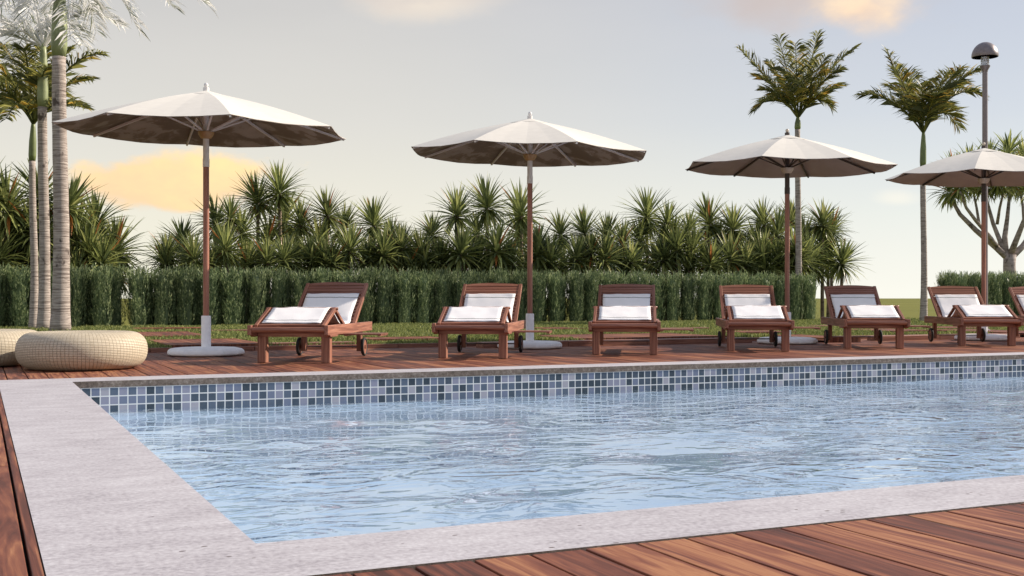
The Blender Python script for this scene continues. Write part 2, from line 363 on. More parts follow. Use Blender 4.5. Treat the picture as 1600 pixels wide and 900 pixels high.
def glass_lens():
    t = NT('clear_ribbed_lens'); t.col(t.ramp(t.noise(t.pos((1, 1, 30), obj=True), 2, 2), [(.4, (.62, .64, .70)), (.6, (.80, .82, .88))])); t.rough(.12); t.b.inputs['Transmission Weight'].default_value = .55; return t.m
M['lens'] = glass_lens()

# ------------------------------------------------------------------ ground, lawn, field
def ring(name, ox0, ox1, oy0, oy1, ix0, ix1, iy0, iy1, z, mat):
    m = MB(); m.add([(ox0, oy0, z), (ox1, oy0, z), (ox1, oy1, z), (ox0, oy1, z), (ix0, iy0, z), (ix1, iy0, z), (ix1, iy1, z), (ix0, iy1, z)],
                    [(0, 1, 5, 4), (1, 2, 6, 5), (2, 3, 7, 6), (3, 0, 4, 7)])
    return m.build(name, mat)
PX0, PX1, PY0, PY1 = .635, 19.0, 2.91, 9.13
CX0, CX1, CY0, CY1 = .14, 19.5, 2.528, 9.545
DX0, DX1, DB = -9.0, 22.0, 13.77
tag(ring('ground', -3000, 3000, -3000, 3000, DX0, DX1, -4, 13.8, -.06, M['field']), kind='structure', label='flat olive field reaching the horizon')
m = MB(); m.box(-14, 34, DB+.035, 24.9, -.04, .035)
tag(m.build('lawn', M['soil']), kind='structure')
# ------------------------------------------------------------------ pool
m = MB(); ZB, ZW = -1.35, -.222
m.add([(PX0, PY0, ZB), (PX1, PY0, ZB), (PX1, PY1, ZB), (PX0, PY1, ZB)], [(0, 1, 2, 3)], 1)
zs = [-.05, -.05-.066*3, ZB]; ring_ = [(PX0, PY0), (PX1, PY0), (PX1, PY1), (PX0, PY1)]
for k in range(4):
    a, b = ring_[k], ring_[(k+1) % 4]
    for i, mi in ((0, 0), (1, 1)):
        m.add([(*a, zs[i]), (*b, zs[i]), (*b, zs[i+1]), (*a, zs[i+1])], [(0, 1, 2, 3)], mi)
tag(m.build('pool_basin', [M['mosaic'], M['basin']]), kind='structure')
m = MB()
def slab(x0, x1, y0, y1, n, along):
    # stone slabs butted with hairline joints; each one top + sides
    for i in range(n):
        a, b = i/n, (i+1)/n; g = 0.0
        if along == 'x': m.box(x0+(x1-x0)*a+g, x0+(x1-x0)*b-g, y0, y1, -.05, 0.0)
        else: m.box(x0, x1, y0+(y1-y0)*a+g, y0+(y1-y0)*b-g, -.05, 0.0)
m = MB()
ov = .004
O = [(CX0, CY0), (CX1, CY0), (CX1, CY1), (CX0, CY1)]; I = [(PX0+ov, PY0+ov), (PX1-ov, PY0+ov), (PX1-ov, PY1-ov), (PX0+ov, PY1-ov)]
V = [(*p, 0) for p in O]+[(*p, 0) for p in I]+[(*p, -.05) for p in O]+[(*p, -.05) for p in I]
m.add(V, [(0, 1, 5, 4), (1, 2, 6, 5), (2, 3, 7, 6), (3, 0, 4, 7)], 0)
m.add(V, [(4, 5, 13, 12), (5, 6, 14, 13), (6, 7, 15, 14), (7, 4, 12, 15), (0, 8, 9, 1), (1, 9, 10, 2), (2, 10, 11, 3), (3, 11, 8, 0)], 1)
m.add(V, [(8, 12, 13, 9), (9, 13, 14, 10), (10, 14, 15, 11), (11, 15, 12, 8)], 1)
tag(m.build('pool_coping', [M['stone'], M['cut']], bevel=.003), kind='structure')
# water surface with real ripples
nx, ny = 640, 270
xs = np.linspace(PX0-.002, PX1+.002, nx); ys = np.linspace(PY0-.002, PY1+.002, ny)
XX, YY = np.meshgrid(xs, ys, indexing='ij'); ZZ = np.zeros_like(XX)
for i in range(42):
    lam = rng.uniform(.35, 1.9); an = rng.normal(PI/2+.1, .75); k = 2*PI/lam
    ZZ += .0011*lam**.9*np.sin(k*(XX*math.cos(an)+YY*math.sin(an))+rng.uniform(0, 6.28)+.8*np.sin(XX*rng.uniform(.5, 2)+YY*rng.uniform(.5, 2)))
ZZ *= .75+.45*np.sin(XX*.7+1)*np.sin(YY*.9+.4)
me = bpy.data.meshes.new('pool_water')
idx = np.arange(nx*ny).reshape(nx, ny); q = np.stack([idx[:-1, :-1], idx[1:, :-1], idx[1:, 1:], idx[:-1, 1:]], -1).reshape(-1, 4)
me.vertices.add(nx*ny); me.vertices.foreach_set('co', np.stack([XX, YY, ZZ+ZW], -1).ravel())
me.loops.add(q.size); me.loops.foreach_set('vertex_index', q.ravel()); me.polygons.add(len(q)); me.polygons.foreach_set('loop_start', np.arange(0, q.size, 4))
me.polygons.foreach_set('loop_total', np.full(len(q), 4)); me.update(); me.validate()
me.polygons.foreach_set('use_smooth', [True]*len(me.polygons)); me.materials.append(M['water'])
o = bpy.data.objects.new('pool_water', me); C.objects.link(o); tag(o, kind='structure')
# ------------------------------------------------------------------ decks
def deck(name, x0, x1, y0, y1, phase, pitch=.15, gap=.0085, z=-.003, lens=None):
    m = MB(); k = math.floor((x0-phase)/pitch)
    while phase+k*pitch < x1:
        a = max(x0, phase+k*pitch+gap/2); b = min(x1, phase+(k+1)*pitch-gap/2)
        if b-a > .01:
            y = y0
            while y < y1-.01:
                L_ = random.uniform(1.9, 3.4) if lens is None else lens
                e = min(y+L_, y1)
                if y1-e < .5: e = y1
                dz = random.uniform(-.0012, .0012)
                m.box(a, b, y, e-.003, z-.028, z+dz); y = e
        k += 1
    return tag(m.build(name, M['deck'], bevel=.002), kind='structure')
deck('near_deck', CX0+.002, DX1, -3.5, CY0-.004, 2.118)
deck('left_deck', DX0, CX0-.002, -3.5, CY1, .108)
deck('far_deck', DX0, DX1, CY1+.004, DB-.03, .06)
m = MB(); z = -.045
m.add([(DX0, -3.9, z), (DX1, -3.9, z), (DX1, 13.85, z), (DX0, 13.85, z), (PX0-.01, PY0-.01, z), (PX1+.01, PY0-.01, z), (PX1+.01, PY1+.01, z), (PX0-.01, PY1+.01, z)],
      [(0, 1, 5, 4), (1, 2, 6, 5), (2, 3, 7, 6), (3, 0, 4, 7)])
tag(m.build('deck_bed', M['gap']), kind='structure')
# raised edging of short blocks along the back of the deck
m = MB(); x = -9.0
while x < 27:
    L_ = .6; m.box(x+.004, x+L_-.004, DB-.025, DB+.03, -.04, .048); x += L_
tag(m.build('deck_edging', M['wx'], bevel=.003), kind='structure')
# timber platforms let into the lawn: long low panels between strips of grass
plats = []
def platform(px0, px1, ya, yb, z=.066):
    A = at_z(px0, (ya+yb)/2, z); B = at_z(px1, (ya+yb)/2, z); y0 = at_z((px0+px1)/2, yb, z).y; y1 = at_z((px0+px1)/2, ya, z).y
    plats.append((A.x, B.x, y0, y1, z))
platform(245, 402, 529.8, 538.5); platform(200, 318, 518.5, 525.0, .066); platform(205, 330, 511.6, 513.0, .066)
platform(562, 700, 526.5, 529.5); platform(840, 1128, 521.5, 527.5); platform(838, 905, 511.5, 513.5, .066)
platform(1236, 1310, 522.5, 528); platform(1130, 1236, 516.5, 519); platform(1340, 1446, 513.5, 517); platform(1520, 1625, 513.5, 521.5); platform(1440, 1530, 510.0, 512.5)
for i, (x0, x1, y0, y1, z) in enumerate(plats):
    m = MB(); y = y0
    m.box(x0, x1, y0-.02, y0, -.02, z+.004); m.box(x0, x1, y1, y1+.02, -.02, z+.004)
    k = x0
    while k < x1-.02:
        e = min(k+.145, x1); m.box(k+.003, e-.003, y0+.001, y1-.001, z-.03, z); k += .15
    tag(m.build('timber_platform', M['deck'], bevel=.002), kind='structure')
def strip(px0, px1, py):
    A = at_z(px0, py, .06); B = at_z(px1, py, .06); y = at_z((px0+px1)/2, py, .06).y
    plats.append((A.x, B.x, y-.12, y+.12, .06)); m = MB(); x = A.x
    while x < B.x: e = min(x+1.2, B.x); m.box(x+.003, e-.003, y-.12, y+.12, -.02, .066); x = e
    tag(m.build('timber_edging', M['wx'], bevel=.003), kind='structure')
strip(410, 560, 535.5); strip(705, 1235, 531.5); strip(300, 560, 515.0); strip(700, 838, 519.5); strip(905, 1130, 513.0); strip(1315, 1640, 523.5); strip(1240, 1440, 508.0)
# ------------------------------------------------------------------ grass
def grass():
    area = []
    def free(x, y):
        for (x0, x1, y0, y1, z) in plats:
            if x0-.01 < x < x1+.01 and y0-.22 < y < y1+.03: return False
        return True
    n = 150000; xs = []; 
    px = rng.uniform(-40, 1640, n); Yy = DB+.05+(24.5-DB)*rng.uniform(0, 1, n)**1.15
    kk = (px-800)/F; d = Yy/(DV.y+kk*RV.y); X = RV.x*kk*d+DV.x*d
    keep = np.array([free(a, b) for a, b in zip(X, Yy)]); X = X[keep]; Yy = Yy[keep]; n = len(X)
    clump = np.array([mnoise.noise(Vector((a*1.1, b*1.6, 0))) for a, b in zip(X, Yy)])
    clump2 = np.array([mnoise.noise(Vector((a*7, b*7, 5))) for a, b in zip(X, Yy)])
    hh = (.042+.032*clump+.02*clump2)*rng.uniform(.6, 1.3, n); hh = np.clip(hh, .015, .12)
    an = rng.uniform(0, 2*PI, n); wd = rng.uniform(.004, .008, n)*(1+(Yy-DB)*.05)
    lean = rng.uniform(0, .7, n)*hh; la = rng.uniform(0, 2*PI, n)
    base = np.stack([X, Yy, np.full(n, .033)], -1); dx = np.stack([np.cos(an)*wd, np.sin(an)*wd, np.zeros(n)], -1)
    tip = base+np.stack([np.cos(la)*lean, np.sin(la)*lean, hh], -1)
    mid = base+np.stack([np.cos(la)*lean*.35, np.sin(la)*lean*.35, hh*.6], -1)
    V = np.stack([base-dx, base+dx, mid+dx*.8, tip, mid-dx*.8], 1).reshape(-1, 3)
    i0 = np.arange(n)*5
    me = bpy.data.meshes.new('grass'); me.vertices.add(len(V)); me.vertices.foreach_set('co', V.ravel())
    loops = (i0[:, None]+np.arange(5)).ravel(); me.loops.add(len(loops)); me.loops.foreach_set('vertex_index', loops)
    me.polygons.add(n); me.polygons.foreach_set('loop_start', np.arange(n)*5); me.polygons.foreach_set('loop_total', np.full(n, 5)); me.update()
    me.materials.append(M['grass']); o = bpy.data.objects.new('grass', me); C.objects.link(o)
    tag(o, 'short bright green grass in strips between timber platforms', 'grass', kind='stuff')
grass()
# ------------------------------------------------------------------ hedge of columnar shrubs
def shrub_mesh(seed, h=1.17, r=.19, n=4200):
    rg = np.random.default_rng(seed); m = MB()
    ph = [rg.uniform(0, 6.28) for _ in range(6)]
    def rad(z, a):
        t = z/h; env = min(1, .90+.8*t)*(1-.30*max(0, (t-.92)/.08)**2)
        return r*env*(1+.10*math.sin(3*a+ph[0]+2*z)+.13*math.sin(6*a+ph[1]-1*z)+.04*math.sin(9*z+ph[2]))
    core = []; nn = 12; ks = 10
    for i in range(ks):
        z = .02+(h-.10)*i/(ks-1)
        for j in range(nn):
            a = 2*PI*j/nn; q = rad(z, a)*.62*(1 if i < ks-1 else .3); core.append((q*math.cos(a), q*math.sin(a), z))
    m.add(core, [(i*nn+j, i*nn+(j+1) % nn, (i+1)*nn+(j+1) % nn, (i+1)*nn+j) for i in range(ks-1) for j in range(nn)]+[tuple((ks-1)*nn+j for j in range(nn))])
    nspray = n//9
    for s in range(nspray):
        z = h*rg.uniform(0, 1)**.95*.90; a = rg.uniform(0, 2*PI); q = rad(z, a)*rg.uniform(.70, 1.0)
        root = Vector((q*math.cos(a), q*math.sin(a), z)); out = Vector((math.cos(a), math.sin(a), 0))
        up = (Vector((0, 0, 1))+out*rg.uniform(.0, .35)+Vector(rg.normal(0, .10, 3))).normalized(); L_ = rg.uniform(.10, .20)
        side = up.cross(out).normalized()
        for k in range(9):
            t = k/8; p = root+up*L_*t; sgn = 1 if k % 2 else -1
            dr = (up*1.5+side*sgn*rg.uniform(.3, .8)*(1-t*.6)+out*rg.uniform(-.1, .55)).normalized(); ln = rg.uniform(.04, .08)
            wv = (side+out*rg.uniform(-.6, .6)).normalized()*rg.uniform(.005, .010)
            m.add([p-wv*.5, p+dr*ln*.5+wv, p+dr*ln, p+dr*ln*.5-wv], [(0, 3, 2, 1)])
    return m
shr = [shrub_mesh(i).build('hedge_shrub', M['hedge']) for i in range(4)]
def place_shrubs(x0, x1, group, lab, first, last):
    x = x0; i = 0; out = []
    while x < x1:
        src = shr[random.randrange(4)]; o = src.copy(); C.objects.link(o)
        o.location = (x, 24.72+random.uniform(-.04, .04)+(.26 if i % 2 else 0), -.02); o.rotation_euler = (random.uniform(-.03, .03), random.uniform(-.03, .03), random.uniform(0, 6.28))
        s = random.uniform(.94, 1.1); o.scale = (s*random.uniform(.88, 1.15), s, random.uniform(.97, 1.05)*(1.04 if group.startswith('clipped shrubs of the long') else 1.12))
        tag(o, lab, 'shrub', group); out.append(o); x += random.uniform(.21, .27); i += 1
        if group.startswith('clipped shrubs of the long') and abs(x-gapx) < .2: x += .20
    if first: out[0]['label'] = first
    if last: out[-1]['label'] = last
    return out
gapx = at_y(203, 470, 24.75).x
place_shrubs(at_y(-50, 470, 24.75).x, at_y(1268, 470, 24.75).x, 'clipped shrubs of the long hedge', 'clipped columnar shrub within the long dark hedge behind the loungers', None, 'sunlit columnar shrub ending the long hedge beside the open field')
place_shrubs(at_y(1478, 470, 24.75).x, at_y(1700, 470, 24.75).x, 'clipped shrubs of the short hedge', 'clipped columnar shrub within the short hedge beyond the field gap', 'columnar shrub ending the short hedge just past the field gap', None)
for s in shr: bpy.data.objects.remove(s)
# ------------------------------------------------------------------ sword-leaved plants
def leaf(m, base, d0, L_, wd, droop, mi=0, segs=4):
    d0 = Vector(d0).normalized(); side = d0.cross(Vector((0, 0, 1)))
    if side.length < .05: side = Vector((1, 0, 0))
    side.normalize(); p = Vector(base); dr = d0.copy(); V = []
    prof = (.55, 1.0, .85, .5, .04)
    for i in range(segs+1):
        t = i/segs; ww = wd*prof[int(round(t*4))]
        nrm = side.cross(dr).normalized()
        V += [p-side*ww+nrm*ww*.45, p, p+side*ww+nrm*ww*.45]
        dr = (dr+Vector((0, 0, -droop/segs*(.3+1.4*t)))).normalized(); p = p+dr*L_/segs
    m.add(V, [f for i in range(segs) for f in ((3*i, 3*i+1, 3*i+4, 3*i+3), (3*i+1, 3*i+2, 3*i+5, 3*i+4))], mi)
def rosette(m, c, r, n, rg, axis=Vector((0, 0, 1)), hang=.25, wd=.022):
    c = Vector(c); ga = 2.39996
    tilt = Vector((0, 0, 1)).rotation_difference(axis)
    for i in range(n):
        t = (i+.5)/n; el = R(86)-(t**.9)*R(118+ 30*hang); a = i*ga+rg.uniform(-.2, .2)
        d = Vector((math.cos(a)*math.cos(el), math.sin(a)*math.cos(el), math.sin(el))); d.rotate(tilt)
        L_ = r*rg.uniform(.8, 1.12)*(.75+.35*math.sin(PI*min(1, t*1.1+.12)))
        leaf(m, c+Vector((0, 0, -.16*r*t))+d*.03, d, L_, wd*rg.uniform(.8, 1.2)*(r/.55)**.5, rg.uniform(.35, 1.25)*(.35+t))
yv = []
for i in range(5):
    rg = np.random.default_rng(50+i); m = MB(); rosette(m, (0, 0, 0), .56, 112, rg, hang=[.3, .7, .4, 1.0, .6][i], wd=.024); me_o = m.build('crown', M['yucca']); yv.append(me_o.data); bpy.data.objects.remove(me_o)
def trunk_mesh():
    m = MB(); m.tube([(0, 0, 0), (.01, 0, .3), (-.01, .01, .7), (0, 0, 1)], [.06, .05, .045, .04], 8)
    o = m.build('trunk', M['yuccabark'], smooth=True); d = o.data; bpy.data.objects.remove(o); return d
tm = trunk_mesh()
def yucca(px, py, rpx, Y, label, group):
    p = at_y(px, py, Y); d = (p-cam.location).dot(DV); r = rpx*1.30*d/F
    root = empty('yucca_plant', (p.x, p.y, -.05), random.uniform(0, 6.28), label=label, cat='plant', group=group)
    cr = bpy.data.objects.new('crown', random.choice(yv)); C.objects.link(cr); cr.parent = root; cr.location = (0, 0, p.z+.05); s = r/.56; cr.scale = (s, s, s*random.uniform(.9, 1.1)); cr.rotation_euler = (random.uniform(-.22, .22), random.uniform(-.22, .22), 0)
    tr = bpy.data.objects.new('trunk', tm); C.objects.link(tr); tr.parent = root; tr.scale = (1, 1, p.z+.05-.04)
    return root
G1 = 'spiky plants massed at the left behind the palms'; G2 = 'spiky plants massed behind the long hedge'
L1_ = 'spiky sword leaved plant in the left mass behind the palm trunks'; L2_ = 'spiky sword leaved plant in the dense row above the long hedge'
left = [(12, 325, 52), (62, 305, 50), (108, 325, 50), (150, 352, 46), (180, 392, 48), (18, 395, 62), (92, 398, 52), (140, 392, 48), (52, 362, 48), (-30, 360, 55), (-25, 300, 50), (60, 415, 45), (118, 370, 46), (160, 410, 40), (-10, 420, 50), (20, 355, 45)]
for (a, b, c) in left: yucca(a, b, c, random.uniform(25.5, 27), L1_, G1)
mid = [(284, 379, 36), (262, 397, 33), (337, 347, 36), (378, 363, 34), (403, 313, 38), (437, 300, 40), (444, 345, 40), (497, 380, 38), (512, 335, 34), (537, 357, 33), (547, 391, 36), (584, 350, 36), (600, 397, 36),
       (628, 388, 34), (353, 390, 38), (387, 413, 34), (662, 404, 32), (303, 404, 34), (490, 408, 36), (419, 382, 38), (360, 340, 30), (470, 350, 34), (520, 412, 30), (575, 405, 32), (330, 412, 30), (450, 405, 36), (640, 416, 26), (612, 372, 28),
       (714, 335, 38), (761, 322, 40), (814, 335, 38), (676, 366, 32), (629, 385, 28), (720, 395, 42), (776, 391, 42), (839, 395, 42), (876, 366, 30), (914, 363, 34), (948, 372, 36), (945, 405, 34), (1011, 338, 40), (1042, 350, 32), (973, 381, 32), (1057, 390, 36),
       (1036, 404, 34), (901, 404, 32), (657, 396, 34), (811, 362, 34), (745, 365, 34), (690, 410, 32), (800, 412, 34), (985, 408, 32), (860, 412, 40), (1000, 375, 34), (925, 395, 30), (750, 415, 30),
       (1108, 347, 36), (1145, 357, 34), (1082, 395, 36), (1141, 404, 36), (1180, 382, 36), (1194, 350, 32), (1236, 345, 30), (1215, 366, 34), (1257, 378, 34), (1285, 350, 34), (1285, 384, 34), (1315, 410, 36), (1299, 360, 28), (1264, 408, 36), (1052, 372, 30), (1165, 415, 32), (1110, 412, 32), (1215, 408, 36), (1075, 360, 28), (1242, 392, 34), (1190, 400, 34), (1120, 378, 34)]
for i, (a, b, c) in enumerate(mid):
    lab = L2_
    yucca(a, b, c, random.uniform(25.6, 26.2) if b > 385 else random.uniform(26.4, 28.5), lab, G2)
for i in range(16): yucca(-45+i*15+random.uniform(-6, 6), random.uniform(400, 432), random.uniform(34, 44), random.uniform(25.5, 27.5), L1_, G1)
# low fill so the mass is dense to the hedge top
for i in range(42):
    a = 262+i*25.3+random.uniform(-8, 8)
    if a > 1325: break
    yucca(a, random.uniform(402, 430), random.uniform(30, 38), random.uniform(25.6, 28.5), L2_, G2)
# ------------------------------------------------------------------ dragon tree
def dragon():
    d = 37; root = empty('dragon_tree', at_d(1578, 0, d)*Vector((1, 1, 0)) if False else (at_d(1578, 466, d).x, at_d(1578, 466, d).y, -.06), 0,
                         label='branching dragon tree with spiky leaf heads above the short hedge', cat='tree')
    base = root.location; P = lambda px, py, dd=0: at_d(px, py, d+dd)-base
    m = MB()
    m.tube([(0, 0, 0), P(1578, 440), P(1577, 415), P(1578, 398)], [.30, .21, .19, .20], 12)
    br = [([(1577, 405), (1555, 385), (1525, 360), (1500, 335), (1483, 305)], .22, .09), ([(1560, 388), (1545, 368), (1525, 345), (1510, 325), (1500, 300)], .14, .07), ([(1568, 395), (1562, 375), (1552, 350), (1543, 318), (1538, 295)], .16, .08),
          ([(1572, 400), (1570, 370), (1574, 340), (1578, 300)], .2, .08), ([(1578, 400), (1588, 375), (1600, 345), (1612, 310)], .2, .1), ([(1580, 402), (1598, 385), (1622, 350), (1640, 300)], .22, .1), ([(1558, 350), (1562, 325), (1568, 300)], .1, .06), ([(1530, 350), (1526, 325), (1520, 296)], .09, .06), ([(1600, 345), (1598, 320), (1593, 296)], .1, .06)]
    dep = [0, -1.2, .8, .5, -.8, .9, -.5, .9, 1.0]
    for (pts, a, b), dd in zip(br, dep):
        n = len(pts); m.tube([P(x, y, dd*i/(n-1)) for i, (x, y) in enumerate(pts)], [.54*(a+(b-a)*i/(n-1)) for i in range(n)], 9)
    m.build('trunk', M['dragonbark'], root, smooth=True)
    m = MB(); rg = np.random.default_rng(9)
    heads = [(1483, 298, 0), (1500, 290, -1), (1520, 285, 1), (1538, 288, 0), (1560, 285, -.5), (1578, 285, .5), (1597, 285, 1), (1614, 295, -1), (1640, 290, .9), (1490, 268, .6), (1515, 258, -1), (1545, 250, 1.2), (1576, 238, 0), (1600, 248, 1), (1625, 255, -1), (1530, 270, 1.5), (1570, 262, -1.3), (1596, 265, .2)]
    for (x, y, dd) in heads: rosette(m, P(x, y, dd), .80, 80, rg, hang=.75, wd=.032)
    m.build('crown', M['yucca'], root)
dragon()
# ------------------------------------------------------------------ palms
def bez(a, b, c, t): return a*(1-t)**2+b*2*t*(1-t)+c*t*t
def frond(m, base, tip, lift, rg, ll=.42, n=40, lw=.013, both=True, stem=.16):
    base = Vector(base); tip = Vector(tip); L_ = (tip-base).length
    ctrl = (base+tip)/2+Vector((0, 0, lift)); pts = [bez(base, ctrl, tip, i/12) for i in range(13)]
    m.tube(pts, [.022*(1-i/13)+.004 for i in range(13)], 5)
    for k in range(n):
        t = stem+(1-stem)*k/(n-1); p = bez(base, ctrl, tip, t); tg = (bez(base, ctrl, tip, min(1, t+.02))-bez(base, ctrl, tip, t-.02)).normalized()
        s = tg.cross(Vector((0, 0, 1)))
        if s.length < .1: s = Vector((1, 0, 0))
        s.normalize(); up = s.cross(tg)
        for sg in (-1, 1):
            ln = ll*(.55+.75*math.sin(PI*min(1, .12+t*.85)))*rg.uniform(.8, 1.15)
            d = (tg*rg.uniform(.55, .95)+s*sg*rg.uniform(.6, 1.0)+up*rg.uniform(.0, .55)).normalized()
            a = p; b = p+d*ln*.5; c_ = b+(d+Vector((0, 0, -rg.uniform(.25, .9)))).normalized()*ln*.5
            wv = d.cross(Vector(rg.normal(0, 1, 3))).normalized()*lw
            m.add([a-wv*.4, a+wv*.4, b+wv, c_, b-wv], [(0, 1, 2, 3, 4)])
def palm(px, base_y, w_px, crown_py, tips, label, mat='frond', shaft='shaft', shaft_len=.55, bz=.03, lift=.35, ll=.52, n=60, lw=.0135, extra=None, d=None, trunk_lean=0, group=None):
    if d is None: d = F*(H-bz)/(base_y-YH)
    b = at_d(px, YH, d); root = empty('palm_tree', (b.x, b.y, bz-.05), 0, label=label, cat='palm tree', group=group)
    P = lambda x, y, dd=0: at_d(x, y, d+dd)-root.location
    top = P(px+trunk_lean, crown_py); r = w_px/2*d/F; m = MB(); n_ = 22; pts = []; rr = []
    for i in range(n_+1):
        t = i/n_; z = (top.z-shaft_len)*t; pts.append(Vector((top.x*t+.02*math.sin(t*5), top.y*t, z))); rr.append(r*(1.0+.35*math.exp(-t*9)-.18*t)*(1+.02*math.sin(i*2.3)))
    m.tube(pts, rr, 18); m.build('trunk', M['palmbark'], root, smooth=True)
    m = MB(); s0 = pts[-1]; m.tube([s0+(top-s0)*t for t in (0, .15, .5, .85, 1.05)], [r*.82, r*.98, r*.92, r*.62, r*.35], 14); m.build('crownshaft', M[shaft], root, smooth=True)
    m = MB(); rg = np.random.default_rng(int(px))
    for (tx, ty, dd, *lf) in tips: frond(m, top+Vector((0, 0, -.05)), P(tx, ty, dd), lf[0] if lf else lift, rg, ll, n, lw)
    m.build('crown', M[mat], root)
    return root
palm(52, 512.2, 12, 190, [(-25, 90, 0, .5), (5, 70, .8, .5), (38, 75, -.6, .4), (70, 62, .8, .3), (110, 78, .5, .5), (158, 84, -.3, .7), (143, 125, .8, .5), (132, 170, -.8, .5), (-20, 190, .4, .8), (-35, 140, -.8, .6), (100, 150, 1.2, .5), (10, 185, -1.3, .6), (75, 105, -1.2, .5), (-10, 120, 1.4, .5)],
     'slender palm with dark green crown, thinnest of the three trunks at left', shaft_len=.75, ll=.34, d=21.9)
palm(68, 516, 17, 70, [(-40, 30, 0), (0, 5, .8), (40, -40, -.5), (95, -35, .6), (150, 10, 0), (190, 40, .8, .8), (-30, 90, -.6, .8), (20, 100, .9, .9), (130, 70, -1, .8), (-70, 60, .8), (105, 15, 1.2)],
     'middle palm trunk of three at left, long green shaft and pale crown', mat='palefrond', shaft='paleshaft', shaft_len=1.15, n=50, ll=.42, lw=.011)
palm(94, 520, 25, -30, [(-60, 10, 0), (-20, 50, .8, 1), (40, 40, -.9, 1.2), (150, 50, .8, 1.1), (215, 45, 0, 1.1), (270, 10, -.6, .8), (325, 8, .4, 1.0), (190, -40, .8), (60, -120, 0), (110, 60, -1.2, 1.3)],
     'thickest ringed palm trunk at left, running out of the top', mat='palefrond', shaft='paleshaft', shaft_len=1.3, n=54, ll=.50, lw=.011)
palm(1247, 500, 10, 182, [(1155, 76, 0, .15), (1182, 120, .9, .4), (1217, 60, -.5, .1), (1278, 52, .4, .1), (1337, 76, 0, .5), (1312, 108, -.8, .4), (1312, 135, .9, .4), (1298, 168, 0, .7), (1180, 172, -.2, .8), (1195, 140, .8, .3), (1243, 68, -.9, .1), (1265, 95, .9, .1), (1202, 98, .6, .3), (1290, 90, -1.0, .3), (1222, 120, -1.3, .3)],
     'tall slim palm behind the third parasol from the left', shaft_len=.35, ll=.46)
palm(1443, 503, 10, 205, [(1345, 148, 0, .6), (1385, 80, .6, .1), (1400, 108, -.6, .1), (1422, 112, .9, .1), (1480, 115, .6, .5), (1530, 112, 0, .7), (1535, 150, -.5, .9), (1497, 200, .3, .9), (1462, 150, -.9, .3), (1440, 135, -.9, .1), (1412, 165, .9, .5), (1505, 130, 1, .6), (1480, 170, 1.2, .5), (1390, 135, .9, .4), (1500, 108, -1.0, .5)],
     'slim palm standing beside the lamp post, its crown blown sideways', shaft_len=.9, ll=.46)
# ------------------------------------------------------------------ lamp post
def lamp():
    d = 20; b = at_d(1539, YH, d); root = empty('lamp_post', (b.x, b.y, .03), 0, label='tall dark lamp post with domed cap behind the rightmost parasol', cat='street lamp')
    Z = lambda py: H+(YH-py)*d/F-.03
    m = MB(); m.lathe([(.10, 0), (.10, .03), (.055, .06), (.048, .4), (.044, Z(112))], 16); m.build('pole', M['lamp'], root, smooth=True, angle=40)
    m = MB(); m.lathe([(.045, Z(113)), (.05, Z(110)), (.085, Z(104.5)), (.088, Z(103))], 20); m.build('collar', M['lamp'], root, smooth=True, angle=40)
    m = MB(); prof = []
    for i in range(13): prof.append((.062+.012*(i % 2), Z(103)+(Z(84)-Z(103))*i/12))
    m.lathe(prof, 20); m.build('lens', M['lens'], root)
    m = MB(); R0 = .222; zc = Z(88); prof = [(R0*math.cos(a), zc+.245*math.sin(a)) for a in [R(x) for x in (0, 12, 25, 38, 50, 62, 74, 84)]]
    inn = [(r*.95, z-.012) for r, z in reversed(prof)]
    m.lathe([(R0-.005, zc-.015)]+prof+[(.002, zc+.246), (.002, zc+.235)]+inn+[(R0-.012, zc-.015)], 32); m.build('lamp_shade', M['lamp'], root, smooth=True, angle=50)
lamp()
